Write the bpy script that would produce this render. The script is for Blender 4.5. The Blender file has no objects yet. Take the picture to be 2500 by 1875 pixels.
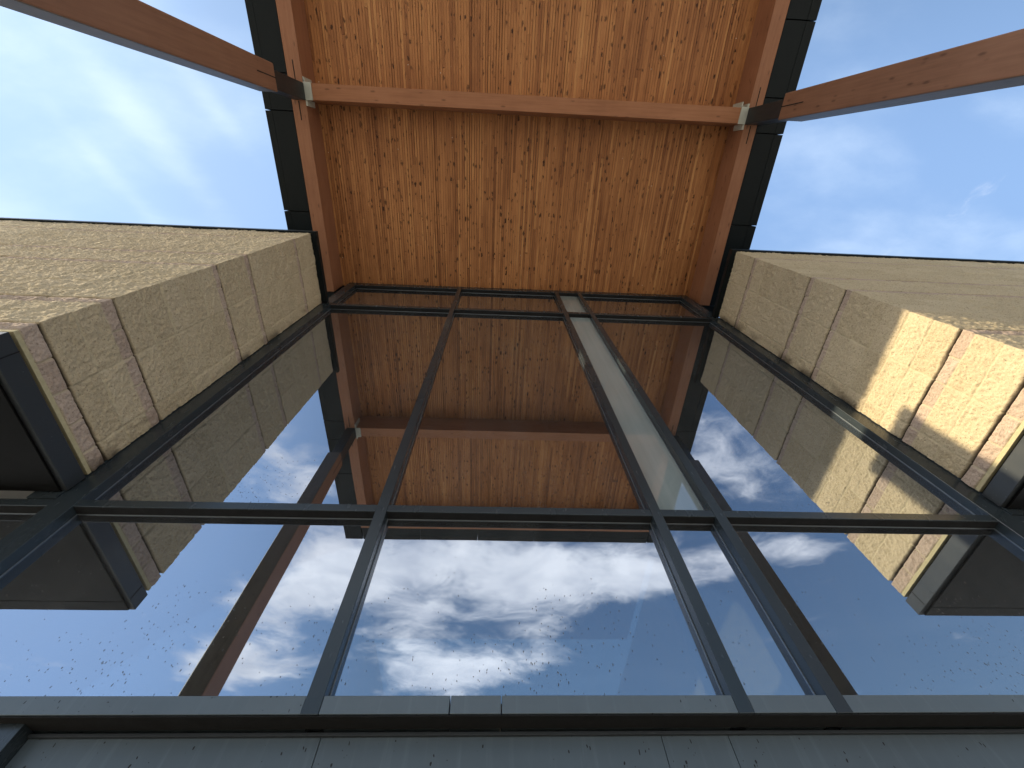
import bpy, bmesh, math, random
import numpy as np
from mathutils import Matrix, Vector

random.seed(7)
rng = np.random.default_rng(11)
scn = bpy.context.scene
COL = scn.collection
S = 1.75            # one unit = camera-to-glass distance (1.75 m)
EYE = 1.6           # camera height above the paving
R = math.radians

# ------------------------------------------------------------------ camera
def rx(t): return Matrix.Rotation(t, 3, 'X')
def rz(t): return Matrix.Rotation(t, 3, 'Z')
cam_d = bpy.data.cameras.new('camera')
cam = bpy.data.objects.new('camera', cam_d)
COL.objects.link(cam)
rot = rz(R(-5.124)) @ rx(R(90 + 62.934)) @ rz(R(-2.910))
cam.matrix_world = Matrix.Translation((0, 0, EYE)) @ rot.to_4x4()
cam_d.sensor_width = 36.0
cam_d.lens = 36.0 * 1020.36 / 2500.0
cam_d.clip_start = 0.02
cam_d.clip_end = 3000
scn.camera = cam

# ------------------------------------------------------------------ light
SUN_DIR = Vector((0.872, 0.108, -0.478)).normalized()     # the way the light travels
SUN_EL = math.asin(-SUN_DIR.z)
sun_d = bpy.data.lights.new('sun', 'SUN')
sun_d.energy = 2.15
sun_d.angle = R(0.55)
sun_d.color = (1.0, 0.84, 0.57)
sun = bpy.data.objects.new('sun', sun_d)
COL.objects.link(sun)
sun.rotation_euler = SUN_DIR.to_track_quat('-Z', 'Y').to_euler()
sun.location = (-20, -3, 14)

scn.view_settings.view_transform = 'Standard'
scn.view_settings.look = 'None'
scn.view_settings.gamma = 1.0
scn.view_settings.use_curve_mapping = False
scn.view_settings.exposure = 1.68
scn.render.engine = 'CYCLES'
scn.cycles.max_bounces = 10
scn.cycles.diffuse_bounces = 5
scn.cycles.glossy_bounces = 5
scn.cycles.transparent_max_bounces = 12
scn.cycles.use_denoising = True
scn.cycles.sample_clamp_indirect = 6.0


class NT:
    """small helper for wiring node trees"""
    def __init__(s, tree):
        s.t = tree; s.n = tree.nodes; s.l = tree.links
    def node(s, typ, **kw):
        n = s.n.new(typ)
        for k, v in kw.items(): setattr(n, k, v)
        return n
    def put(s, sock, v):
        if isinstance(v, bpy.types.NodeSocket): s.l.new(v, sock)
        elif v is not None: sock.default_value = v
    def math(s, op, a, b=None, c=None, clamp=False):
        n = s.node('ShaderNodeMath', operation=op, use_clamp=clamp)
        s.put(n.inputs[0], a); s.put(n.inputs[1], b)
        if c is not None: s.put(n.inputs[2], c)
        return n.outputs[0]
    def vmath(s, op, a, b=None):
        n = s.node('ShaderNodeVectorMath', operation=op)
        s.put(n.inputs[0], a)
        if b is not None: s.put(n.inputs[1], b)
        return n.outputs['Value'] if op in ('LENGTH', 'DOT_PRODUCT', 'DISTANCE') else n.outputs['Vector']
    def mapr(s, v, a, b, c=0.0, d=1.0, smooth=False):
        n = s.node('ShaderNodeMapRange', interpolation_type='SMOOTHSTEP' if smooth else 'LINEAR')
        s.put(n.inputs['Value'], v)
        for k, x in zip(('From Min', 'From Max', 'To Min', 'To Max'), (a, b, c, d)): s.put(n.inputs[k], x)
        return n.outputs['Result']
    def noise(s, vec, scale, detail=4, rough=0.55, dist=0.0):
        n = s.node('ShaderNodeTexNoise')
        s.put(n.inputs['Vector'], vec); s.put(n.inputs['Scale'], scale); s.put(n.inputs['Detail'], detail)
        s.put(n.inputs['Roughness'], rough); s.put(n.inputs['Distortion'], dist)
        return n.outputs['Fac']
    def noisec(s, vec, scale, detail=3):
        n = s.node('ShaderNodeTexNoise')
        s.put(n.inputs['Vector'], vec); s.put(n.inputs['Scale'], scale); s.put(n.inputs['Detail'], detail)
        return n.outputs['Color']
    def mapping(s, vec, loc=(0, 0, 0), rotz=0.0, scale=(1, 1, 1)):
        n = s.node('ShaderNodeMapping')
        s.put(n.inputs['Vector'], vec); n.inputs['Location'].default_value = loc
        n.inputs['Rotation'].default_value = (0, 0, rotz); n.inputs['Scale'].default_value = scale
        return n.outputs['Vector']
    def mix(s, f, a, b, blend='MIX'):
        n = s.node('ShaderNodeMix', data_type='RGBA', blend_type=blend)
        s.put(n.inputs[0], f)
        s.put(n.inputs[6], a if isinstance(a, bpy.types.NodeSocket) else (*a, 1) if len(a) == 3 else a)
        s.put(n.inputs[7], b if isinstance(b, bpy.types.NodeSocket) else (*b, 1) if len(b) == 3 else b)
        return n.outputs[2]
    def ramp(s, f, stops):
        n = s.node('ShaderNodeValToRGB'); e = n.color_ramp.elements
        while len(e) < len(stops): e.new(0.5)
        for i, (p, c) in enumerate(stops): e[i].position = p; e[i].color = (*c, 1)
        s.put(n.inputs[0], f); return n.outputs[0]
    def bump(s, h, strength, dist):
        n = s.node('ShaderNodeBump'); s.put(n.inputs['Height'], h)
        n.inputs['Strength'].default_value = strength; n.inputs['Distance'].default_value = dist
        return n.outputs['Normal']


# ------------------------------------------------------------------ sky with clouds
world = bpy.data.worlds.new('World'); scn.world = world
world.use_nodes = True
w = NT(world.node_tree); w.n.clear()
sky = w.node('ShaderNodeTexSky', sky_type='NISHITA', sun_disc=False, sun_elevation=SUN_EL,
             sun_rotation=math.atan2(-SUN_DIR.x, -SUN_DIR.y), altitude=150.0)
sky.air_density = 1.0; sky.dust_density = 0.5; sky.ozone_density = 1.6
geo = w.node('ShaderNodeTexCoord')
dirv = geo.outputs['Generated']
sep = w.node('ShaderNodeSeparateXYZ'); w.put(sep.inputs[0], dirv)
zz = w.math('MAXIMUM', sep.outputs[2], 0.06)
uvn = w.node('ShaderNodeCombineXYZ')
w.put(uvn.inputs[0], w.math('DIVIDE', sep.outputs[0], zz)); w.put(uvn.inputs[1], w.math('DIVIDE', sep.outputs[1], zz))
uv = uvn.outputs[0]                     # position on a flat cloud deck above the place

def blob(cx, cy, rot_, lx, ly, amp):
    m = w.mapping(w.vmath('SUBTRACT', uv, (cx, cy, 0)), rotz=-rot_, scale=(1, 1, 1))
    m = w.vmath('DIVIDE', m, (lx, ly, 1.0))
    return w.mapr(w.vmath('LENGTH', m), 0.0, 1.0, amp, 0.0, True)
def total(items):
    o = items[0]
    for i in items[1:]: o = w.math('ADD', o, i)
    return o
# cumulus: broken white heaps in the south half of the sky
warp = w.vmath('ADD', uv, w.vmath('SCALE', w.vmath('SUBTRACT', w.noisec(uv, 2.2), (0.5, 0.5, 0.5)), None))
warp.node.inputs[1].links[0].from_node.inputs['Scale'].default_value = 0.35
cum_n = w.noise(w.mapping(warp, rotz=0.5, scale=(1.0, 1.5, 1.0)), 2.6, 9, 0.62)
cum_b = total([blob(-0.25, -1.22, 0.1, 0.95, 0.36, 0.42), blob(0.35, -1.32, 0.35, 0.95, 0.30, 0.36),
               blob(-0.1, -1.86, 0.5, 0.85, 0.30, 0.33), blob(-0.95, -1.75, 0.9, 0.55, 0.40, 0.36), blob(-0.62, -1.38, 1.1, 0.42, 0.26, 0.22), blob(-0.36, -1.66, 0.5, 0.42, 0.30, 0.20),
               blob(0.78, -0.72, 0.2, 0.42, 0.30, 0.26), blob(0.95, -1.12, 0.3, 0.40, 0.18, 0.30),
               blob(-0.62, -0.78, 0.3, 0.40, 0.28, 0.20), 
               blob(2.2, -1.9, 0.2, 0.8, 0.4, -0.10), blob(0.7, -1.95, 0.2, 0.6, 0.30, -0.22),
               blob(-3.0, -2.4, 0.3, 1.8, 1.2, 0.2), blob(3.5, 1.5, 0.3, 2.5, 1.2, 0.2)])
cum = w.mapr(w.math('ADD', cum_n, cum_b), 0.60, 0.90, 0.0, 1.0, True)
# cirrus: thin combed veils towards the sun
warp2 = w.vmath('ADD', uv, w.vmath('SCALE', w.vmath('SUBTRACT', w.noisec(uv, 1.6, 1), (0.5, 0.5, 0.5))))
warp2.node.inputs[1].links[0].from_node.inputs['Scale'].default_value = 0.22
cir_n = w.noise(w.mapping(warp2, rotz=-0.95, scale=(0.9, 3.0, 1.0)), 1.7, 7, 0.50)
cir_f = w.noise(w.mapping(uv, rotz=-0.6, scale=(1.0, 1.6, 1.0)), 3.1, 8, 0.58)
cir_n = w.math('ADD', w.math('MULTIPLY', cir_n, 0.72), w.math('MULTIPLY', cir_f, 0.40))
cir_b = total([blob(-0.69, -0.01, 0.99, 0.60, 0.06, 0.12), blob(-0.60, -0.13, 0.99, 0.22, 0.035, 0.08), blob(-0.80, 0.07, 0.99, 0.30, 0.035, 0.08), blob(-0.80, 0.0, 0.95, 0.8, 0.28, 0.06), blob(-1.15, 0.12, 0.3, 0.34, 0.16, 0.27), blob(-0.9, -0.25, 0.2, 0.6, 0.35, 0.10),
               blob(0.66, -0.16, 0.9, 0.45, 0.22, 0.16), blob(1.2, 0.15, 0.2, 0.7, 0.2, 0.08)])
cir = w.mapr(w.math('ADD', cir_n, cir_b), 0.54, 1.02, 0.0, 0.52, True)
cir = w.math('MULTIPLY', cir, w.mapr(sep.outputs[1], -0.60, -0.15, 0.12, 1.0, True))
# a faint milky brightness around the sun
sund = w.vmath('DOT_PRODUCT', dirv, tuple(-SUN_DIR))
glow = w.mapr(sund, 0.55, 1.0, 0.0, 0.22, True)
sun_fill = w.mapr(sund, 0.980, 0.997, 0.0, 1.0, True)  # added aureole close to the sun, gives the walls soft fill
hazy = w.mapr(sep.outputs[2], 0.30, 0.02, 0.0, 0.85, True)  # bright band added low in the sky as fill for upright faces
shade = w.noise(w.mapping(warp, loc=(0.08, 0.05, 0), rotz=0.5, scale=(1.0, 1.5, 1.0)), 3.2, 5, 0.6)
cl_col = w.mix(w.mapr(shade, 0.35, 0.65), (7.4, 7.3, 7.35), (4.9, 5.05, 5.5))
SKY_T = (0.86, 0.97, 1.10)
base = w.mix(1.0, sky.outputs[0], SKY_T, 'MULTIPLY')
lum = w.vmath('DIVIDE', base, w.vmath('ADD', w.vmath('SCALE', base), (1.0, 1.0, 1.0)))
lum.node.inputs[1].links[0].from_node.inputs[0].links[0].from_node.inputs['Scale'].default_value = 0.15
base = w.mix(w.math('MAXIMUM', w.mapr(sep.outputs[1], -0.62, 0.0, 0.04, 0.55, True), w.mapr(sep.outputs[0], -0.12, -0.75, 0.0, 0.75, True)), lum, (2.35, 3.75, 6.3))
c1 = w.mix(glow, base, (4.6, 5.6, 6.8))
c2 = w.mix(cir, c1, (5.6, 6.4, 7.2))
c3 = w.mix(cum, c2, cl_col)
c3 = w.mix(hazy, c3, (9.5, 9.6, 9.8))
c3 = w.mix(sun_fill, c3, (60, 56, 48))
bg = w.node('ShaderNodeBackground'); w.put(bg.inputs[0], c3); bg.inputs[1].default_value = 0.066
out = w.node('ShaderNodeOutputWorld'); w.l.new(bg.outputs[0], out.inputs[0])

# ------------------------------------------------------------------ materials
def new_mat(name):
    m = bpy.data.materials.new(name); m.use_nodes = True
    k = NT(m.node_tree); p = k.n['Principled BSDF']
    k.p = p; k.out = k.n['Material Output']
    k.obj = k.node('ShaderNodeTexCoord').outputs['Object']
    return m, k
def pset(k, **kw):
    for a, b in kw.items():
        s = k.p.inputs[{'col': 'Base Color', 'rough': 'Roughness', 'metal': 'Metallic', 'spec': 'Specular IOR Level', 'nrm': 'Normal'}[a]]
        if a == 'col' and not isinstance(b, bpy.types.NodeSocket): b = (*b, 1)
        k.put(s, b)
M = {}

def metal(name, col, rough, met, spots=0.0, streak=0.0, scratch=0.0, spec=0.5):
    m, k = new_mat(name)
    n1 = k.noise(k.obj, 2.3, 5, 0.6)
    c = k.mix(n1, tuple(x * 0.82 for x in col), tuple(x * 1.18 for x in col))
    r = k.mapr(k.noise(k.mapping(k.obj, scale=(1, 1, 0.35)), 9, 5, 0.65), 0.3, 0.75, rough * 0.88, rough * 1.15)
    if streak:
        st = k.mapr(k.noise(k.mapping(k.obj, scale=(9, 9, 0.5)), 3.0, 4, 0.6), 0.52, 0.80, 0.0, streak, True)
        c = k.mix(st, c, tuple(min(1, x * 2.2 + 0.02) for x in col))
    if scratch:
        st = k.mapr(k.noise(k.mapping(k.obj, rotz=0.9, scale=(2, 60, 24)), 2.0, 3, 0.6), 0.70, 0.76, 0.0, scratch)
        c = k.mix(st, c, (0.45, 0.47, 0.46))
    if spots:
        v = k.node('ShaderNodeTexVoronoi'); k.put(v.inputs['Vector'], k.vmath('ADD', k.mapping(k.obj, scale=(1, 1, 0.55)), k.vmath('MULTIPLY', k.noisec(k.obj, 14), (0.03, 0.03, 0.03)))); v.inputs['Scale'].default_value = 88.0
        cell = k.node('ShaderNodeSeparateColor'); k.put(cell.inputs[0], v.outputs['Color'])
        rad = k.math('MULTIPLY', k.mapr(k.math('POWER', cell.outputs[1], 2.0), 0, 1, 0.08, 0.36), 1.0)
        on = k.math('LESS_THAN', v.outputs['Distance'], rad)
        pick = k.math('GREATER_THAN', k.math('ADD', k.math('MULTIPLY', cell.outputs[0], 0.55), k.noise(k.obj, 2.2, 4, 0.65)), 1.08 - spots * 0.08)
        f = k.math('MULTIPLY', on, pick)
        c = k.mix(f, c, (0.012, 0.012, 0.012)); r = k.mapr(f, 0, 1, r, 0.7)
    pset(k, col=c, rough=r, metal=met, spec=spec)
    pset(k, nrm=k.bump(k.noise(k.obj, 40, 2), 0.03, 0.001))
    M[name] = m; return m
metal('anodised_frame', (0.038, 0.050, 0.057), 0.26, 0.30)
metal('sill_frame', (0.105, 0.134, 0.150), 0.40, 0.15, spots=1.3, streak=0.2)
metal('fascia_metal', (0.0055, 0.0092, 0.0110), 0.45, 0.0, streak=0.05, spec=0.18)
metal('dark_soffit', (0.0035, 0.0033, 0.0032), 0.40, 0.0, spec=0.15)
metal('lintel_steel', (0.040, 0.046, 0.050), 0.38, 0.3, scratch=0.5)
metal('spandrel_metal', (0.082, 0.106, 0.120), 0.42, 0.2, spots=2.3, streak=0.3)
metal('post_steel', (0.024, 0.027, 0.029), 0.5, 0.3)
metal('primed_plate', (0.50, 0.51, 0.44), 0.6, 0.0)
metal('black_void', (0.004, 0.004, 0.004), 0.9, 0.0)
metal('gasket', (0.22, 0.24, 0.25), 0.35, 0.6)
metal('steel_rod', (0.42, 0.38, 0.33), 0.6, 0.0)

# laminated ceiling: each lamella carries its own tone
m, k = new_mat('laminated_ceiling')
tone = k.node('ShaderNodeAttribute', attribute_name='tone').outputs['Fac']
sx = k.node('ShaderNodeSeparateXYZ'); k.put(sx.inputs[0], k.obj)
off = k.node('ShaderNodeCombineXYZ'); k.put(off.inputs[2], k.math('MULTIPLY', tone, 37.0))
vec = k.vmath('ADD', k.obj, off.outputs[0])
grain = k.noise(k.mapping(vec, scale=(60, 1.6, 1)), 2.0, 6, 0.65)
big = k.noise(k.mapping(k.obj, scale=(1, 0.6, 1)), 0.9, 4, 0.6)
patch = k.noise(k.mapping(vec, scale=(5, 1.3, 1)), 1.5, 3, 0.6)
t = k.math('ADD', k.math('MULTIPLY', tone, 0.58), k.math('MULTIPLY', grain, 0.32))
t = k.math('ADD', t, k.math('MULTIPLY', k.math('SUBTRACT', big, 0.5), 0.45))
t = k.math('ADD', t, k.math('MULTIPLY', k.math('SUBTRACT', patch, 0.5), 0.35))
c = k.ramp(t, [(0.05, (0.10, 0.034, 0.013)), (0.27, (0.27, 0.104, 0.037)), (0.50, (0.45, 0.193, 0.069)), (0.75, (0.60, 0.295, 0.110)), (0.98, (0.70, 0.39, 0.16))])
v = k.node('ShaderNodeTexVoronoi'); k.put(v.inputs['Vector'], k.vmath('ADD', k.mapping(vec, scale=(24.0, 11.0, 1)), k.vmath('MULTIPLY', k.noisec(k.mapping(vec, scale=(26, 18, 1)), 1.6), (1.0, 0.9, 0.0)))); v.inputs['Scale'].default_value = 1.0
v.inputs['Randomness'].default_value = 0.9
cc = k.node('ShaderNodeSeparateColor'); k.put(cc.inputs[0], v.outputs['Color'])
rad = k.mapr(k.math('POWER', cc.outputs[1], 1.7), 0, 1, 0.14, 0.52)
knot = k.math('MULTIPLY', k.mapr(k.math('DIVIDE', v.outputs['Distance'], rad), 0.55, 1.15, 1, 0, True), k.math('GREATER_THAN', cc.outputs[0], 0.58))
c = k.mix(k.math('MULTIPLY', knot, k.mapr(cc.outputs[2], 0, 1, 0.6, 0.97)), c, (0.035, 0.011, 0.004))
c = k.mix(k.mapr(k.noise(k.mapping(vec, scale=(30, 3.0, 1)), 1.3, 4, 0.7), 0.56, 0.70, 0, 0.45), c, (0.10, 0.030, 0.009))
vs = k.node('ShaderNodeTexVoronoi'); k.put(vs.inputs['Vector'], k.obj); vs.inputs['Scale'].default_value = 14.0
c2_ = k.node('ShaderNodeSeparateColor'); k.put(c2_.inputs[0], vs.outputs['Color'])
speck = k.math('MULTIPLY', k.math('LESS_THAN', vs.outputs['Distance'], 0.075), k.math('GREATER_THAN', c2_.outputs[0], 0.955))
c = k.mix(speck, c, (0.75, 0.68, 0.56))
pset(k, col=c, rough=k.mapr(grain, 0, 1, 0.42, 0.66), spec=0.3)
pset(k, nrm=k.bump(grain, 0.25, 0.003))
M['laminated_ceiling'] = m

def glulam(name, lo, mid, hi, axis):
    """glued timber: laminations stacked in z, grain along `axis`"""
    m, k = new_mat(name)
    sc = {'x': (1.2, 26, 26), 'y': (26, 1.2, 26), 'z': (26, 26, 1.2)}[axis]
    g = k.noise(k.mapping(k.obj, scale=sc), 1.6, 6, 0.65)
    b_ = k.noise(k.obj, 1.7, 4, 0.6)
    kn = {'x': (6, 18, 18), 'y': (18, 6, 18), 'z': (18, 18, 6)}[axis]
    t = k.math('ADD', k.math('MULTIPLY', g, 0.6), k.math('MULTIPLY', b_, 0.45))
    c = k.ramp(t, [(0.25, lo), (0.52, mid), (0.8, hi)])
    v = k.node('ShaderNodeTexVoronoi'); k.put(v.inputs['Vector'], k.mapping(k.obj, scale=kn)); v.inputs['Scale'].default_value = 1.1
    cc = k.node('ShaderNodeSeparateColor'); k.put(cc.inputs[0], v.outputs['Color'])
    f = k.math('MULTIPLY', k.mapr(v.outputs['Distance'], 0.08, 0.30, 0.6, 0, True), k.math('GREATER_THAN', cc.outputs[0], 0.72))
    c = k.mix(f, c, tuple(x * 0.4 for x in lo))
    pset(k, col=c, rough=0.55, spec=0.35)
    pset(k, nrm=k.bump(g, 0.3, 0.003)); M[name] = m
glulam('glulam_along_y', (0.22, 0.092, 0.046), (0.32, 0.142, 0.074), (0.40, 0.19, 0.102), 'y')
glulam('glulam_along_x', (0.23, 0.095, 0.043), (0.36, 0.155, 0.074), (0.45, 0.21, 0.104), 'x')
glulam('glulam_upright', (0.16, 0.076, 0.043), (0.24, 0.116, 0.066), (0.31, 0.155, 0.09), 'z')

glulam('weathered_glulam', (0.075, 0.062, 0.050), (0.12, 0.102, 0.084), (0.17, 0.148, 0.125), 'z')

# split-face concrete block
m, k = new_mat('split_face_block')
tone = k.node('ShaderNodeAttribute', attribute_name='tone').outputs['Fac']
kind = k.node('ShaderNodeAttribute', attribute_name='course').outputs['Color']
ck = k.node('ShaderNodeSeparateColor'); k.put(ck.inputs[0], kind)      # r accent brick, g mortar, b stain
fine = k.noise(k.obj, 75, 5, 0.72)
mid = k.noise(k.obj, 14, 4, 0.6)
t = k.math('ADD', k.math('MULTIPLY', tone, 0.13), k.math('ADD', k.math('MULTIPLY', fine, 0.78), k.math('MULTIPLY', mid, 0.22)))
buff = k.ramp(t, [(0.22, (0.31, 0.245, 0.155)), (0.5, (0.50, 0.410, 0.268)), (0.80, (0.62, 0.52, 0.36))])
rose = k.ramp(t, [(0.22, (0.29, 0.212, 0.160)), (0.5, (0.44, 0.340, 0.265)), (0.80, (0.56, 0.45, 0.36))])
c = k.mix(ck.outputs[0], buff, rose)
c = k.mix(k.mapr(k.noise(k.obj, 85, 3, 0.6), 0.58, 0.68, 0, 0.6), c, (0.12, 0.09, 0.055))
c = k.mix(k.math('MULTIPLY', ck.outputs[1], 0.85), c, (0.56, 0.48, 0.32))
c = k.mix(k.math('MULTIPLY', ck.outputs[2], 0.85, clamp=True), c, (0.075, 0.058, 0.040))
pset(k, col=c, rough=0.95, spec=0.1)
pset(k, nrm=k.bump(k.math('ADD', fine, k.math('MULTIPLY', k.noise(k.obj, 95, 3, 0.6), 1.0)), 0.7, 0.006))
M['split_face_block'] = m

m, k = new_mat('mortar')
n_ = k.noise(k.obj, 40, 5, 0.7)
pset(k, col=k.mix(n_, (0.36, 0.31, 0.18), (0.60, 0.53, 0.33)), rough=0.9, spec=0.1, nrm=k.bump(n_, 0.5, 0.006)); M['mortar'] = m

m, k = new_mat('pale_board')
n_ = k.noise(k.mapping(k.obj, scale=(7, 1, 0.7)), 2.0, 5, 0.6)
pset(k, col=k.mix(n_, (0.50, 0.56, 0.53), (0.80, 0.83, 0.78)), rough=0.6, spec=0.3); M['pale_board'] = m

m, k = new_mat('lobby_paint')
pset(k, col=(0.10, 0.095, 0.085), rough=0.8); M['lobby_paint'] = m

# coated glass: half mirror, half smoky see-through, with rain dirt near the lower edges
def glass_mat(name, refl, tint, trans, dirt):
    m, k = new_mat(name)
    k.n.remove(k.p)
    gl = k.node('ShaderNodeBsdfGlossy'); gl.inputs['Roughness'].default_value = 0.0
    gl.inputs['Color'].default_value = (*tint, 1)
    wav = k.noise(k.mapping(k.obj, scale=(1, 1, 0.6)), 1.3, 2, 0.4)
    k.put(gl.inputs['Normal'], k.bump(wav, 0.012, 0.05))
    tr = k.node('ShaderNodeBsdfTransparent'); tr.inputs[0].default_value = (*trans, 1)
    lw = k.node('ShaderNodeLayerWeight'); lw.inputs['Blend'].default_value = 0.30
    mx = k.node('ShaderNodeMixShader')
    k.put(mx.inputs[0], k.math('ADD', refl, k.math('MULTIPLY', lw.outputs['Fresnel'], 0.55), clamp=True))
    k.l.new(tr.outputs[0], mx.inputs[1]); k.l.new(gl.outputs[0], mx.inputs[2])
    di = k.node('ShaderNodeBsdfDiffuse'); di.inputs[0].default_value = (0.09, 0.09, 0.088, 1)
    v = k.node('ShaderNodeTexVoronoi'); k.put(v.inputs['Vector'], k.vmath('ADD', k.mapping(k.obj, scale=(1, 0.05, 0.6)), k.vmath('MULTIPLY', k.noisec(k.obj, 14), (0.03, 0.0, 0.03)))); v.inputs['Scale'].default_value = 115.0
    cc = k.node('ShaderNodeSeparateColor'); k.put(cc.inputs[0], v.outputs['Color'])
    zpos = k.node('ShaderNodeSeparateXYZ'); k.put(zpos.inputs[0], k.obj)
    low = k.mapr(zpos.outputs[2], 0.0, 1.1, 0.22, 0.0, True)
    on = k.math('LESS_THAN', v.outputs['Distance'], k.mapr(k.math('POWER', cc.outputs[1], 1.6), 0, 1, 0.07, 0.30))
    pick = k.math('GREATER_THAN', k.math('ADD', k.math('ADD', k.math('MULTIPLY', cc.outputs[0], 0.5), k.noise(k.obj, 1.9, 4, 0.65)), low), 1.10 - dirt)
    mx2 = k.node('ShaderNodeMixShader'); k.put(mx2.inputs[0], k.math('MULTIPLY', k.math('MULTIPLY', on, pick), 0.75))
    k.l.new(mx.outputs[0], mx2.inputs[1]); k.l.new(di.outputs[0], mx2.inputs[2])
    # thin film of dust
    mx3 = k.node('ShaderNodeMixShader')
    k.put(mx3.inputs[0], k.mapr(k.noise(k.mapping(k.obj, scale=(3, 1, 0.5)), 1.4, 5, 0.65), 0.35, 0.8, 0.015, 0.06))
    dd = k.node('ShaderNodeBsdfDiffuse'); dd.inputs[0].default_value = (0.42, 0.41, 0.37, 1)
    k.l.new(mx2.outputs[0], mx3.inputs[1]); k.l.new(dd.outputs[0], mx3.inputs[2])
    k.l.new(mx3.outputs[0], k.out.inputs[0]); M[name] = m
glass_mat('coated_glass', 0.54, (0.80, 0.88, 1.0), (0.42, 0.47, 0.45), 0.0)

m, k = new_mat('frosted_glass')
k.n.remove(k.p)
n_ = k.noise(k.mapping(k.obj, scale=(7, 1, 0.6)), 1.6, 4, 0.6)
di = k.node('ShaderNodeBsdfDiffuse'); k.put(di.inputs[0], k.mix(n_, (0.20, 0.255, 0.255), (0.38, 0.425, 0.405)))
gl = k.node('ShaderNodeBsdfGlossy'); gl.inputs['Roughness'].default_value = 0.02; gl.inputs['Color'].default_value = (0.9, 0.93, 1, 1)
mx = k.node('ShaderNodeMixShader'); mx.inputs[0].default_value = 0.30
k.l.new(di.outputs[0], mx.inputs[1]); k.l.new(gl.outputs[0], mx.inputs[2]); k.l.new(mx.outputs[0], k.out.inputs[0]); M['frosted_glass'] = m

m, k = new_mat('concrete_paving')
n1 = k.noise(k.obj, 0.35, 5, 0.6); n2 = k.noise(k.obj, 30, 4, 0.6)
br = k.node('ShaderNodeTexBrick'); k.put(br.inputs['Vector'], k.obj); br.offset = 0.0
br.inputs['Scale'].default_value = 1.0; br.inputs['Brick Width'].default_value = 2.4; br.inputs['Row Height'].default_value = 2.4; br.inputs['Mortar Size'].default_value = 0.012
br.inputs['Color1'].default_value = (1, 1, 1, 1); br.inputs['Color2'].default_value = (0.92, 0.92, 0.92, 1); br.inputs['Mortar'].default_value = (0.35, 0.35, 0.35, 1)
c = k.mix(k.math('ADD', k.math('MULTIPLY', n1, 0.6), k.math('MULTIPLY', n2, 0.4)), (0.46, 0.44, 0.40), (0.62, 0.60, 0.56))
pset(k, col=k.mix(1.0, c, br.outputs[0], 'MULTIPLY'), rough=0.9, spec=0.2); M['concrete_paving'] = m
m, k = new_mat('bounce_tone')  # tone chosen for the added sheet that weakens upward bounce
pset(k, col=k.mix(k.noise(k.obj, 6, 5), (0.22, 0.215, 0.205), (0.32, 0.31, 0.30)), rough=0.9); M['bounce_tone'] = m
m, k = new_mat('asphalt')
pset(k, col=k.mix(k.noise(k.obj, 3, 5), (0.04, 0.04, 0.042), (0.07, 0.07, 0.07)), rough=0.9); M['asphalt'] = m
m, k = new_mat('roof_membrane')
pset(k, col=k.mix(k.noise(k.obj, 2, 5), (0.35, 0.35, 0.34), (0.45, 0.45, 0.43)), rough=0.9); M['roof_membrane'] = m

# ------------------------------------------------------------------ builders
def place(x, y, z): return (x * S, y * S, z * S + EYE)
GROUND = -EYE / S

def thing(name, label, cat, at, group=None):
    o = bpy.data.objects.new(name, None); COL.objects.link(o)
    o.location = place(*at); o['label'] = label; o['category'] = cat; o['kind'] = 'thing'
    o.empty_display_size = 0.3
    if group: o['group'] = group
    return o

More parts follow.
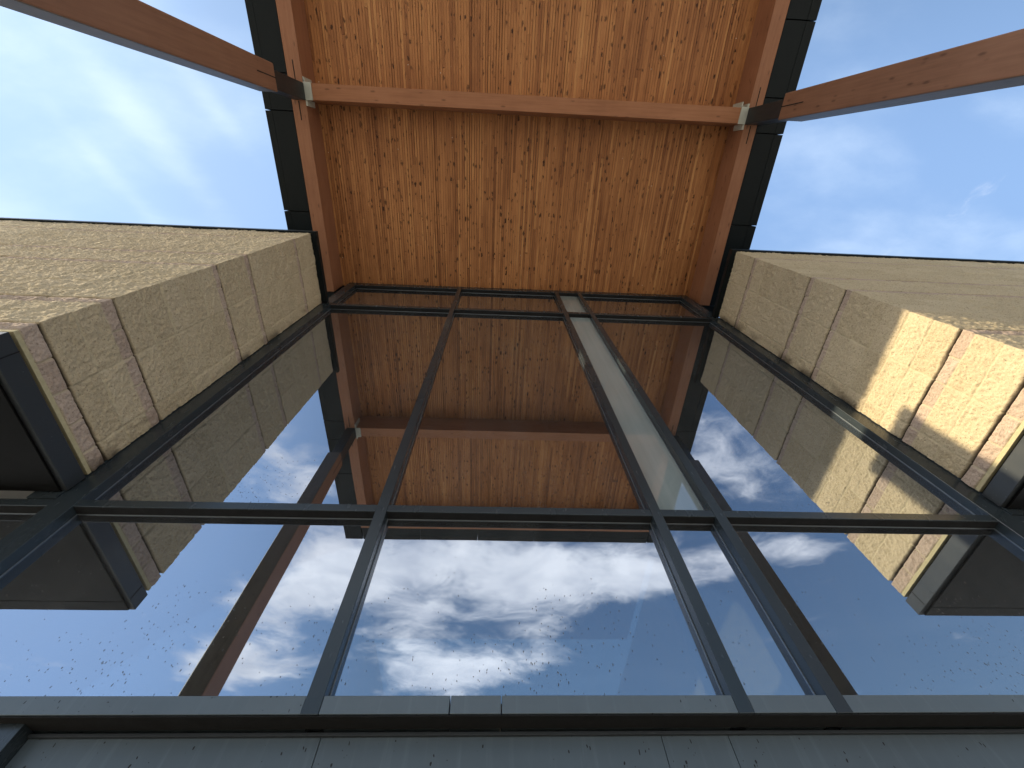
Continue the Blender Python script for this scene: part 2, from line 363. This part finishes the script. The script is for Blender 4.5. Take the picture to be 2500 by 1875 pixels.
class MB:
    """collects boxes and prisms (in wall units) into one mesh object"""
    def __init__(s): s.bm = bmesh.new()
    def box(s, x0, x1, y0, y1, z0, z1):
        a = [s.bm.verts.new(place(x, y, z)) for z in (z0, z1) for y in (y0, y1) for x in (x0, x1)]
        for f in ((0, 2, 3, 1), (4, 5, 7, 6), (0, 1, 5, 4), (2, 6, 7, 3), (0, 4, 6, 2), (1, 3, 7, 5)):
            s.bm.faces.new([a[i] for i in f])
        return s
    def prism(s, pts, axis, a0, a1):
        def mk(p, a): return s.bm.verts.new(place(*{'x': (a, p[0], p[1]), 'y': (p[0], a, p[1]), 'z': (p[0], p[1], a)}[axis]))
        A = [mk(p, a0) for p in pts]; B = [mk(p, a1) for p in pts]
        s.bm.faces.new(A[::-1]); s.bm.faces.new(B)
        n = len(pts)
        for i in range(n): s.bm.faces.new((A[i], A[(i + 1) % n], B[(i + 1) % n], B[i]))
        return s
    def tube(s, p, q, r, seg=10):
        p, q = Vector(place(*p)), Vector(place(*q)); d = (q - p).normalized()
        u = d.orthogonal().normalized(); v_ = d.cross(u)
        A, B = [], []
        for i in range(seg):
            t = 2 * math.pi * i / seg; o = (u * math.cos(t) + v_ * math.sin(t)) * r
            A.append(s.bm.verts.new(p + o)); B.append(s.bm.verts.new(q + o))
        for i in range(seg): s.bm.faces.new((A[i], A[(i + 1) % seg], B[(i + 1) % seg], B[i]))
        s.bm.faces.new(A[::-1]); s.bm.faces.new(B); return s
    def ring(s, c, lx, lz, r, seg=24, n=8):
        """flat link lying in the x-z plane, long in x"""
        c = Vector(place(*c)); rows = []
        for i in range(seg):
            t = 2 * math.pi * i / seg; base = c + Vector((lx * math.cos(t), 0, lz * math.sin(t)))
            out_ = Vector((lz * math.cos(t), 0, lx * math.sin(t))).normalized()
            rows.append([s.bm.verts.new(base + out_ * r * math.cos(2 * math.pi * j / n) + Vector((0, 1, 0)) * r * math.sin(2 * math.pi * j / n)) for j in range(n)])
        for i in range(seg):
            for j in range(n):
                s.bm.faces.new((rows[i][j], rows[(i + 1) % seg][j], rows[(i + 1) % seg][(j + 1) % n], rows[i][(j + 1) % n]))
        return s
    def build(s, name, mat, parent=None, bevel=0.0, label=None):
        bmesh.ops.recalc_face_normals(s.bm, faces=s.bm.faces)
        me = bpy.data.meshes.new(name)
        lo = Vector((min(v.co.x for v in s.bm.verts), min(v.co.y for v in s.bm.verts), min(v.co.z for v in s.bm.verts)))
        s.bm.transform(Matrix.Translation(-lo)); s.bm.to_mesh(me); s.bm.free()
        o = bpy.data.objects.new(name, me); COL.objects.link(o); me.materials.append(M[mat])
        return fin(o, lo, parent, bevel, label)

def fin(o, at, parent, bevel=0.0, label=None):
    at = Vector(at)
    if parent is not None:
        o.parent = parent
        pw = Vector(parent.location)
        q = parent.parent
        while q is not None: pw += Vector(q.location); q = q.parent
        o.location = at - pw
    else: o.location = at
    if bevel:
        b = o.modifiers.new('edge', 'BEVEL'); b.width = bevel; b.segments = 2; b.limit_method = 'ANGLE'
    if label: o['label'] = label
    return o
def box(name, mat, parent, x0, x1, y0, y1, z0, z1, bevel=0.003, label=None):
    return MB().box(x0, x1, y0, y1, z0, z1).build(name, mat, parent, bevel, label)

# ------------------------------------------------------------------ ground
def sheet(name, mat, x0, x1, y0, y1, z):
    me = bpy.data.meshes.new(name)
    me.from_pydata([(x0, y0, 0), (x1, y0, 0), (x1, y1, 0), (x0, y1, 0)], [], [(0, 1, 2, 3)])
    o = bpy.data.objects.new(name, me); COL.objects.link(o); me.materials.append(M[mat]); o.location = (0, 0, z); o['kind'] = 'structure'
    return o
sheet('ground', 'asphalt', -1500, 1500, -1500, 1500, -0.008)
sheet('paved_plaza', 'concrete_paving', -32, 32, -36, 1.05 * S, 0.0)
sheet('bounce_sheet', 'bounce_tone', -2.3 * S, 2.8 * S, -0.75 * S, 1.05 * S, 0.004)  # unseen darker sheet, added to weaken light bounced up near the glass
sheet('lobby_floor', 'lobby_paint', -14, 14, 1.2 * S, 16, 0.02)

# ------------------------------------------------------------------ canopy
ZS, ZB = 3.98, 3.74                 # boards, underside of the beams
XL0, XL1 = -1.562, -1.459           # left edge beam
XR0, XR1 = 1.866, 1.967             # right edge beam
YF = -2.03                          # front edge
canopy = thing('entrance_canopy', 'timber canopy with laminated wood ceiling, glued beams and black metal edge over the glass entrance', 'canopy', (0.2, -0.5, ZB))

def soffit(y0, y1, seed):
    """lamellas on edge: one mesh, real gaps, small steps, own tone per piece"""
    r = random.Random(seed); bm = bmesh.new(); tones = []
    W = 0.0205; n = int(round((XR0 - XL1) / W)); W = (XR0 - XL1) / n
    g = 0.0022
    for i in range(n):
        xa = XL1 + i * W; base = r.gauss(0.5, 0.17); y = y0 - r.random() * 1.2
        while y < y1:
            L = r.choice((0.7, 0.95, 1.2, 1.6, 2.0)); e = min(y + L, y1); s0 = max(y, y0)
            if e - s0 > 0.01:
                dz = r.random() ** 2 * 0.0035; gg = g * r.choice((0.3, 0.6, 0.8, 1, 1.3, 2.0))
                x0, x1 = xa + gg / 2, xa + W - gg / 2; s1, e1 = s0 + 0.0006, e - 0.0006
                z0, z1 = ZS + dz, ZS + 0.045
                vs = [bm.verts.new(place(*p)) for p in ((x0, s1, z0), (x1, s1, z0), (x1, e1, z0), (x0, e1, z0), (x0, s1, z1), (x1, s1, z1), (x1, e1, z1), (x0, e1, z1))]
                for f in ((3, 2, 1, 0), (0, 1, 5, 4), (2, 3, 7, 6), (1, 2, 6, 5), (3, 0, 4, 7)):
                    bm.faces.new([vs[q] for q in f])
                tn = min(1, max(0, base * 0.35 + r.gauss(0.5, 0.18) * 0.65)); tones += [tn] * 5
            y += L
    me = bpy.data.meshes.new('ceiling_boards'); bm.to_mesh(me); bm.free()
    a = me.attributes.new('tone', 'FLOAT', 'FACE'); a.data.foreach_set('value', tones)
    o = bpy.data.objects.new('ceiling_boards', me); COL.objects.link(o); me.materials.append(M['laminated_ceiling'])
    me.transform(Matrix.Translation(-Vector(place(0, y0, ZS))))
    return fin(o, place(0, y0, ZS), canopy)
soffit(-0.405, 1.14, 3)
soffit(-1.73, -0.508, 5)
MB().box(XL0 - 0.16, XR1 + 0.16, YF + 0.025, 1.14, ZS + 0.046, ZS + 0.10).build('roof_deck', 'black_void', canopy)
for x0, x1 in ((XL0, XL1), (XR0, XR1)):
    left = x0 < 0
    eb = box('edge_beam', 'glulam_along_y', canopy, x0, x1, -1.73, 1.03, ZB, ZS + 0.044, 0.004)
    xm = (x0 + x1) / 2
    for ya, yb in ((-0.640, -0.515), (-0.395, -0.272)):     # narrow slots for the hidden plates
        MB().box(xm - 0.0032, xm + 0.0032, ya, yb, ZB - 0.0012, ZB + 0.02).build('plate_slot', 'black_void', eb)
box('cross_beam', 'glulam_along_x', canopy, XL1, XR0, -0.508, -0.405, ZB + 0.002, ZS + 0.044, 0.004)
box('front_beam', 'glulam_along_x', canopy, XL0, XR1, -1.835, -1.732, ZB, ZS + 0.044, 0.004)
# primed connector with side cheeks at each end of the cross beam
for sgn, xe in ((1, XL1), (-1, XR0)):
    a, b_ = sorted((xe + sgn * 0.001, xe + sgn * 0.056))
    cp = box('connector_plate', 'primed_plate', canopy, a, b_, -0.512, -0.401, ZB - 0.008, ZB + 0.0018, 0.001)
    MB().prism([(-0.512, ZB), (-0.512, ZB + 0.15), (-0.545, ZB + 0.15), (-0.545, ZB)], 'x', a, a + 0.006 if sgn > 0 else a + 0.006).build('plate_cheek', 'primed_plate', cp)
    for ya, yb in ((-0.535, -0.509), (-0.404, -0.366)):
        e0, e1 = sorted((xe, xe + sgn * 0.012))
        MB().box(e0, e1, ya, yb, ZB + 0.0, ZB + 0.14).build('plate_cheek', 'primed_plate', cp)
# black metal edge: panels of two strips with open joints
def fascia_side(xa, xm_, xb, joints):
    for y0, y1 in zip(joints[:-1], joints[1:]):
        g = 0.0035
        mb = MB(); zb = ZB + 0.006
        i0, i1 = sorted((xa, xm_)); o0, o1 = sorted((xm_, xb))
        sg = 1 if xb > xa else -1
        mb.box(i0 + 0.001, i1 - 0.0012, y0 + g, y1 - g, zb, zb + 0.02)
        mb.box(o0 + 0.0012, o1, y0 + g, y1 - g, zb, zb + 0.02)
        e0, e1 = sorted((xb, xb - sg * 0.010))
        mb.box(e0, e1, y0 + g, y1 - g, zb + 0.021, ZS + 0.10)
        mb.build('edge_panel', 'fascia_metal', canopy, 0.0015)
    a, b_ = sorted((xa, xb - (1 if xb > xa else -1) * 0.028))
    MB().box(a, b_, joints[0] + 0.02, joints[-1], ZB + 0.034, ZB + 0.05).build('edge_backing', 'black_void', canopy)
fascia_side(XL0 - 0.004, -1.722, -1.772, [YF, -1.72, -1.02, -0.560, -0.328, 0.371, 1.03])
fascia_side(XR1 + 0.004, 2.125, 2.193, [YF, -1.74, -1.04, -0.580, -0.349, 0.325, 1.03])
xs = [-1.560, -0.86, -0.16, 0.54, 1.24, 1.965]
for x0, x1 in zip(xs[:-1], xs[1:]):
    mb = MB(); zb = ZB + 0.006
    mb.box(x0 + 0.002, x1 - 0.002, -1.955, -1.839, zb, zb + 0.02); mb.box(x0 + 0.002, x1 - 0.002, YF, -1.958, zb, zb + 0.02)
    mb.box(x0 + 0.002, x1 - 0.002, YF, YF + 0.01, zb + 0.021, ZS + 0.10)
    mb.build('front_edge_panel', 'fascia_metal', canopy, 0.0015)
# dark closure over the wall line at the end of the edge beams
for x0, x1 in ((-1.772, -1.40), (1.845, 2.193)):
    MB().box(x0, x1, 1.034, 1.11, ZB - 0.005, ZS + 0.10).build('end_closure', 'fascia_metal', canopy, 0.002)

# ------------------------------------------------------------------ timber columns under the edge beams
def column(x_in, x_out, label):
    t = thing('timber_column', label, 'column', (x_in, -0.455, GROUND), 'columns carrying the canopy')
    x0, x1 = sorted((x_in, x_out)); zt = 3.292
    ch = 0.018
    y0, y1 = -0.540, -0.386
    mb = MB(); mb.prism([(x0, y0), (x1, y0), (x1, y1), (x0, y1)], 'z', GROUND + 0.03, zt)
    sh = mb.build('shaft', 'glulam_upright', t, 0.012)
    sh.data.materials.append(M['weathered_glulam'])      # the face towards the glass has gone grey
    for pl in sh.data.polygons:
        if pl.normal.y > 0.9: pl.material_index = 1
    s0, s1 = (x0 + (0.002 if x_in > 0 else 0.03), x1 - (0.03 if x_in > 0 else 0.002))
    sp = box('steel_post', 'post_steel', t, s0, s1, -0.505, -0.399, zt, ZB - 0.010, 0.002)
    xf = x_in
    f0, f1 = sorted((xf, xf + (0.0008 if x_in < 0 else -0.0008)))
    MB().box(f0 - 0.0002, f1 + 0.0002, -0.466, -0.460, zt - 0.23, zt).build('plate_slot', 'black_void', t)
    for zz_ in (0.035, 0.075): pass
    box('base_plate', 'post_steel', t, x0 - 0.02, x1 + 0.02, y0 - 0.02, y1 + 0.02, GROUND, GROUND + 0.03, 0.002)
    # bolt heads on the outer faces of the steel post
    for q in range(4):
        zz_ = zt + 0.06 + q * 0.09
        MB().tube((s0 + 0.03, -0.507, zz_), (s0 + 0.03, -0.497, zz_), 0.016, 8).build('bolt', 'gasket', t)
    return t
column(-1.451, -1.572, 'greyish brown glued timber column with slotted top, crossing the left sky')
column(1.860, 2.030, 'reddish timber column with slotted top on the shaded side, crossing the right sky')

# ------------------------------------------------------------------ curtain wall
wall = thing('curtain_wall', 'dark framed mirror glass curtain wall reflecting canopy, sky and clouds', 'glass wall', (0.2, 1.03, GROUND))
MUL = [(-0.376, -0.340), (0.537, 0.572), (0.752, 0.788)]
JL, JR = (-1.396, -1.318), (1.752, 1.832)
Z0, Z1, ZT0, ZT1, ZU0, ZU1, ZH0, ZH1 = 0.461, 0.495, 1.030, 1.060, 3.252, 3.297, 3.895, 3.978
YB, YG = 1.115, 1.035
for a, b_ in MUL + [JL, JR]:
    box('mullion', 'anodised_frame', wall, a, b_, 1.0, YB, Z0 - 0.0012, ZH1, 0.0025)
bays = [(JL[1], MUL[0][0]), (MUL[0][1], MUL[1][0]), (MUL[1][1], MUL[2][0]), (MUL[2][1], JR[0])]
outer = [(-4.2, JL[0]), (JR[1], 4.6)]
for a, b_ in bays:
    tr_ = box('upper_transom', 'anodised_frame', wall, a, b_, 1.0012, YB, ZU0, ZU1, 0.0025)
    MB().box(a + 0.002, b_ - 0.002, 1.005, 1.0325, ZU0 - 0.0012, ZU0 - 0.0002).build('underside_shade', 'black_void', tr_)  # thin black strips put the shade under the rails into colour
    tr_ = box('head_rail', 'anodised_frame', wall, a, b_, 1.0012, YB, ZH0, ZH1, 0.0025)
    MB().box(a + 0.002, b_ - 0.002, 1.005, 1.0325, ZH0 - 0.0012, ZH0 - 0.0002).build('underside_shade', 'black_void', tr_)
for a, b_ in bays + outer:
    tr_ = box('transom', 'anodised_frame', wall, a, b_, 1.0012, YB, ZT0, ZT1, 0.0025)
    MB().box(a + 0.002, b_ - 0.002, 1.005, 1.0325, ZT0 - 0.0012, ZT0 - 0.0002).build('underside_shade', 'black_void', tr_)  # same black strip in place of shade below the transom
cuts = {1: [-0.075, 0.033]}
for i, (a, b_) in enumerate(bays + outer):
    pts = [a] + cuts.get(i, []) + [b_]
    for p, q in zip(pts[:-1], pts[1:]):
        e = 0.0012 if (p in cuts.get(i, ())) else 0.0003
        e2 = 0.0012 if (q in cuts.get(i, ())) else 0.0003
        box('sill', 'sill_frame', wall, p + e, q - e2, 1.0012, YB, Z0, Z1, 0.002)
for a, b_ in ((-4.2, 4.6),):
    MB().box(a, b_, 1.003, 1.0525, Z0 - 0.0035, Z0 - 0.0016).build('sill_shade_strip', 'black_void', wall)  # black strip painted in as the shade below the sill
for a, b_ in ((JL[0] - 0.09, JL[0] - 0.0004), (JR[1] + 0.0004, JR[1] + 0.09)):
    MB().box(a, b_, 0.996, YB, ZT1 + 0.001, 3.275).build('jamb_closure', 'anodised_frame', wall)
def pane(a, b_, z0, z1, mat='coated_glass', label=None):
    p = MB().box(a + 0.0004, b_ - 0.0004, YG, YG + 0.0045, z0 + 0.0004, z1 - 0.0004).build('glass_pane', mat, wall, label=label)
    # pressure gasket round the pane
    t_ = 0.0022
    mb = MB()
    mb.box(a + 0.0005, a + 0.0005 + t_, YG - 0.0025, YG - 0.0003, z0 + 0.0005, z1 - 0.0005)
    mb.box(b_ - 0.0005 - t_, b_ - 0.0005, YG - 0.0025, YG - 0.0003, z0 + 0.0005, z1 - 0.0005)
    mb.box(a + 0.0030, b_ - 0.0030, YG - 0.0025, YG - 0.0003, z1 - 0.0005 - t_, z1 - 0.0005)
    mb.build('gasket', 'gasket', p)
for i, (a, b_) in enumerate(bays):
    for j, (z0, z1) in enumerate(((Z1, ZT0), (ZT1, ZU0), (ZU1, ZH0))):
        if i == 2 and j > 0: pane(a, b_, z0, z1, 'frosted_glass', 'pale frosted narrow pane')
        else: pane(a, b_, z0, z1)
for a, b_ in outer: pane(a, b_, Z1, ZT0)

# metal head panel over the doors, below the sill
head = thing('door_head_panel', 'dirty grey metal panel below the window sill, speckled with dark spots', 'panel', (0.4, 1.06, 0.1))
PX = [-0.918, -0.338, 0.376, 0.522, 1.55, 2.30]
for a, b_ in zip(PX[:-1], PX[1:]):
    box('metal_sheet', 'spandrel_metal', head, a + 0.0007, b_ - 0.0007, 1.060, 1.072, -0.05, 0.452, 0.001)
box('side_frame', 'anodised_frame', head, -0.975, -0.9185, 1.025, 1.11, -0.05, 0.4595, 0.002)
box('top_lip', 'lintel_steel', head, -0.917, 2.30, 1.052, 1.0595, 0.446, 0.452, 0.001)
MB().box(-4.2, 4.6, 1.074, 1.11, -0.05, 0.4595).build('backing_rail', 'black_void', head)
box('side_sheet', 'spandrel_metal', head, -4.2, -0.976, 1.060, 1.072, -0.05, 0.452, 0.001)
# the doors under it
doors = thing('glazed_entrance', 'dark framed glass entrance below the grey head panel', 'entrance', (0.35, 1.06, GROUND))
for a, b_ in ((-0.915, -0.345), (-0.335, 0.235), (0.245, 0.815), (0.825, 1.395)):
    lf = MB()
    lf.box(a, a + 0.045, 1.055, 1.085, GROUND + 0.01, -0.056); lf.box(b_ - 0.045, b_, 1.055, 1.085, GROUND + 0.01, -0.056)
    lf.box(a + 0.0455, b_ - 0.0455, 1.056, 1.084, -0.11, -0.056); lf.box(a + 0.0455, b_ - 0.0455, 1.056, 1.084, GROUND + 0.01, GROUND + 0.13)
    d_ = lf.build('door_leaf', 'anodised_frame', doors, 0.002)
    MB().box(a + 0.046, b_ - 0.046, 1.068, 1.072, GROUND + 0.131, -0.111).build('glass', 'coated_glass', d_)
    MB().tube((b_ - 0.07, 1.03, -0.55), (b_ - 0.07, 1.03, -0.25), 0.012).build('handle', 'gasket', d_)
for a, b_ in ((-4.2, -0.925), (1.405, 4.6)):
    box('side_light', 'coated_glass', doors, a, b_, 1.062, 1.068, GROUND + 0.02, -0.056, 0)

# ------------------------------------------------------------------ split-face block walls
def vnoise(x, y, seed):
    r = np.random.default_rng(seed); T = r.random((256, 256))
    xi = np.floor(x).astype(int); yi = np.floor(y).astype(int); fx = x - xi; fy = y - yi
    fx = fx * fx * (3 - 2 * fx); fy = fy * fy * (3 - 2 * fy)
    g = lambda i, j: T[i % 256, j % 256]
    return (g(xi, yi) * (1 - fx) + g(xi + 1, yi) * fx) * (1 - fy) + (g(xi, yi + 1) * (1 - fx) + g(xi + 1, yi + 1) * fx) * fy
def fbm(x, y, seed, o=4, gain=0.55):
    a, t, s_ = 1.0, 0.0, np.zeros_like(x)
    for i in range(o): s_ += a * vnoise(x * 2 ** i + 7.3 * i, y * 2 ** i + 3.1 * i, seed + i); t += a; a *= gain
    return s_ / t - 0.5

HEAVY = [3.030, 2.425, 2.143, 1.523, 1.250]
LIGHT = [3.145, 2.870, 2.755, 2.655, 2.545, 2.283, 1.987, 1.870, 1.755, 1.640, 1.364]
ACC = {3.030: 0.038, 2.425: 0.040, 2.143: 0.042, 1.523: 0.055, 1.250: 0.060}
ZW0, ZW1 = 1.190, 3.284
YC = 0.474                                     # front face of the walls

def block_wall(side, label):
    xw = -1.392 if side < 0 else 1.828         # return face towards the entrance
    t = thing('block_wall', label, 'wall', (xw, YC, ZW0), 'split face block walls flanking the entrance')
    LB, LA = (0.995 - YC) * S, 5.2
    ub = np.linspace(0, LB, 150)
    ua = LB + np.concatenate([np.arange(1, 380) * 0.007, 379 * 0.007 + np.cumsum(np.linspace(0.007, 0.05, 100))])
    ua = ua[ua < LB + LA]
    u = np.concatenate([ub, ua]); z = np.linspace(ZW0, ZW1, 560)
    U, Z = np.meshgrid(u, z)
    Zm = Z * S
    sd = 100 if side < 0 else 300
    # distance to joints (metres) ; blocks are 0.225 units long, accent bricks half of that
    ucor = U - LB                                # 0 at the corner
    hz = np.full(U.shape, 9.0); heavy = np.full(U.shape, 9.0); acc = np.zeros(U.shape)
    wob = (vnoise(U * 9, Z * 3, sd + 50) - 0.5) * 0.005
    for zj in HEAVY: heavy = np.minimum(heavy, np.abs(Zm - zj * S + wob))
    for zj in LIGHT: hz = np.minimum(hz, np.abs(Zm - zj * S + wob * 0.5))
    for zj, h in ACC.items():
        acc = np.maximum(acc, ((Z < zj) & (Z > zj - h)).astype(float))
        hz = np.minimum(hz, np.where(True, np.abs(Zm - (zj - h) * S) + 0.001, 9))
    bl = 0.2235 * S
    fb = np.abs((ucor / bl) - np.round(ucor / bl)) * bl
    fa = np.abs((ucor / (bl * 0.5)) - np.round(ucor / (bl * 0.5))) * bl * 0.5
    vj = np.where(acc > 0, fa, fb)
    vj = np.where(np.abs(ucor) < 0.03, 9, vj)
    row = np.zeros(U.shape, int)
    for zj in HEAVY + LIGHT + [a - ACC[a] for a in ACC]: row += (Z < zj).astype(int)
    colm = np.floor(ucor / np.where(acc > 0, bl * 0.5, bl)).astype(int)
    hsh = (np.sin(row * 12.9898 + colm * 78.233 + sd) * 43758.5453) % 1.0
    hs2 = (np.sin(row * 39.34 + colm * 11.135 + sd) * 24634.6345) % 1.0
    f1 = fbm(U * 62 + hsh * 40, Zm * 62 + hs2 * 40, sd, 2, 0.55)
    f2 = fbm(U * 13 + hs2 * 40, Zm * 13, sd + 20, 3)
    h = (0.014 * f1 + 0.018 * f2) * np.where(np.abs(ucor) < 0.03, 0.35 + 0.65 * np.abs(ucor) / 0.03, 1) + (hsh - 0.5) * 0.004
    jmask = np.minimum(1, np.minimum(hz, vj) / 0.008)
    jh = np.minimum(1, heavy / 0.012)
    h = h * np.minimum(jmask ** 0.5, 1) * np.clip(heavy / 0.03, 0.15, 1) - (1 - jmask) * 0.009 - (1 - np.clip(jh, 0, 1)) ** 0.6 * 0.026
    h = np.clip(h, -0.035, 0.02)
    # position along the L-shaped path
    onB = U <= LB
    sx_ = -1 if side > 0 else 1                 # outward normal of the return face points to the entrance
    px = np.where(onB, xw * S, xw * S - sx_ * (U - LB))
    py = np.where(onB, 0.995 * S - U, YC * S)
    wB = np.clip(1 - (U - LB) / 0.012, 0, 1); wA = np.clip(1 - (LB - U) / 0.012, 0, 1)
    px = px + sx_ * h * np.where(onB, 1, wB); py = py - h * np.where(onB, wA, 1)
    verts = np.stack([px, py, Zm + EYE], -1).reshape(-1, 3)
    nr, nc = U.shape
    idx = np.arange(nr * nc).reshape(nr, nc)
    q = np.stack([idx[:-1, :-1], idx[:-1, 1:], idx[1:, 1:], idx[1:, :-1]], -1).reshape(-1, 4)
    if side > 0: q = q[:, ::-1]
    me = bpy.data.meshes.new('block_face')
    org = np.array(place(xw, YC, ZW0))
    me.vertices.add(len(verts)); me.vertices.foreach_set('co', (verts - org).ravel())
    me.loops.add(q.size); me.loops.foreach_set('vertex_index', q.ravel().astype(np.int32))
    me.polygons.add(len(q)); me.polygons.foreach_set('loop_start', np.arange(0, q.size, 4, dtype=np.int32))
    me.polygons.foreach_set('loop_total', np.full(len(q), 4, np.int32)); me.polygons.foreach_set('use_smooth', np.ones(len(q), bool))
    me.update(calc_edges=True)
    a = me.attributes.new('tone', 'FLOAT', 'POINT'); a.data.foreach_set('value', hsh.ravel())
    a = me.attributes.new('course', 'FLOAT_COLOR', 'POINT')
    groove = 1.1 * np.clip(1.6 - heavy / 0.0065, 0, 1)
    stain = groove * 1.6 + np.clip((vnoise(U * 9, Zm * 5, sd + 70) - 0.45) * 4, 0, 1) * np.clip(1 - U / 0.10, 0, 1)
    mort = (1 - np.clip(np.minimum(hz, vj) / 0.0085, 0, 1)) * 1.0
    cd = np.stack([acc, mort, stain, np.ones_like(acc)], -1)
    a.data.foreach_set('color', cd.ravel())
    o = bpy.data.objects.new('block_face', me); COL.objects.link(o); me.materials.append(M['split_face_block'])
    fin(o, org, t)
    far = 5.2 / S
    xo = xw - sx_ * far                          # outer end of the wall
    i0, i1 = sorted((xw - sx_ * 0.022, xo))
    MB().box(i0, i1, YC + 0.022, 0.995, ZW0 + 0.001, ZW1 - 0.002).build('wall_core', 'mortar', t)
    # metal coping with a small overhang
    c0, c1 = sorted((xw + sx_ * 0.040, xo))
    box('coping', 'fascia_metal', t, c0, c1, YC - 0.014, 0.997, ZW1, ZW1 + 0.042, 0.003)
    r0, r1 = sorted((xw + sx_ * 0.0, xo))
    # mortar bed and dark steel lintel under the blocks
    b0, b1 = sorted((xw + sx_ * 0.001, xo))
    box('mortar_bed', 'mortar', t, b0, b1, YC + 0.001, 0.995, 1.174, ZW0 - 0.0015, 0.002)
    l0, l1 = sorted((xw - sx_ * 0.012, xo))
    MB().box(l0, l1, YC + 0.012, 0.995, 1.1605, 1.1735).build('shadow_gap', 'black_void', t)
    l0, l1 = sorted((xw + sx_ * 0.006, xo))
    lt = box('steel_lintel', 'lintel_steel', t, l0, l1, YC - 0.004, 0.995, 1.0935, 1.160, 0.003)
    MB().box(*sorted((xw + sx_ * 0.0062, xw + sx_ * 0.0072)), YC + 0.055, YC + 0.058, 1.094, 1.1595).build('joint_line', 'black_void', lt)
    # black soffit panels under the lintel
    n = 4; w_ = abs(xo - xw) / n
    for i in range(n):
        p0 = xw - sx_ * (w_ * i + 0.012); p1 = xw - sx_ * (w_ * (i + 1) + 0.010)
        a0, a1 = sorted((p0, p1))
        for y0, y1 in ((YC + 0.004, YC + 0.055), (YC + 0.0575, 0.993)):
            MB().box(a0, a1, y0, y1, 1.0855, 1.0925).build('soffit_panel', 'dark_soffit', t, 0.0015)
    return t
block_wall(-1, 'tan split face block wall with sun grazing its front, its return all in shade')
block_wall(1, 'tan split face block wall with a golden sun patch and shadow on its return')

# ------------------------------------------------------------------ behind the glass
lob = thing('lobby_shell', 'dim lobby interior seen faintly through the mirror glass', 'building', (0.2, 3.0, GROUND))
MB().box(-8.0, 8.6, 6.5, 6.6, GROUND, 3.22).build('back_wall', 'lobby_paint', lob)
for x0, x1 in ((-8.1, -8.0), (8.6, 8.7)):
    MB().box(x0, x1, 1.2, 6.6, GROUND, 3.22).build('side_wall', 'lobby_paint', lob)
MB().box(-1.772, 2.193, 1.145, 6.499, 4.0, 4.08).build('lobby_ceiling', 'glulam_along_y', lob)
for x0, x1 in ((-7.99, -1.775), (2.196, 8.59)):
    MB().box(x0, x1, 1.0, 6.499, 3.225, 3.28).build('low_roof', 'roof_membrane', lob)
for x0, x1 in ((-1.50, -1.40), (1.84, 1.94)):
    MB().box(x0, x1, 1.12, 6.499, 1.0, 3.22).build('inner_wall', 'split_face_block', lob)

# stay cable with turnbuckles inside the glass
cab = thing('stay_cable', 'thin steel cable with turnbuckles stretched across behind the upper glass', 'cable', (0.2, 1.25, 2.94))
MB().tube((-1.25, 1.25, 2.955), (1.69, 1.25, 2.925), 0.006, 8).build('cable', 'steel_rod', cab)
for xc, xe, zc in ((-1.30, -1.40, 2.957), (1.745, 1.84, 2.924)):
    MB().ring((xc, 1.25, zc), 0.085, 0.022, 0.007).build('turnbuckle', 'steel_rod', cab)
    MB().tube((xc, 1.25, zc), (xe, 1.25, zc), 0.008, 8).tube(((xc + xe) / 2 + (xe - xc) * 0.3, 1.25, zc), (xe, 1.25, zc), 0.05, 12).build('wall_anchor', 'steel_rod', cab)
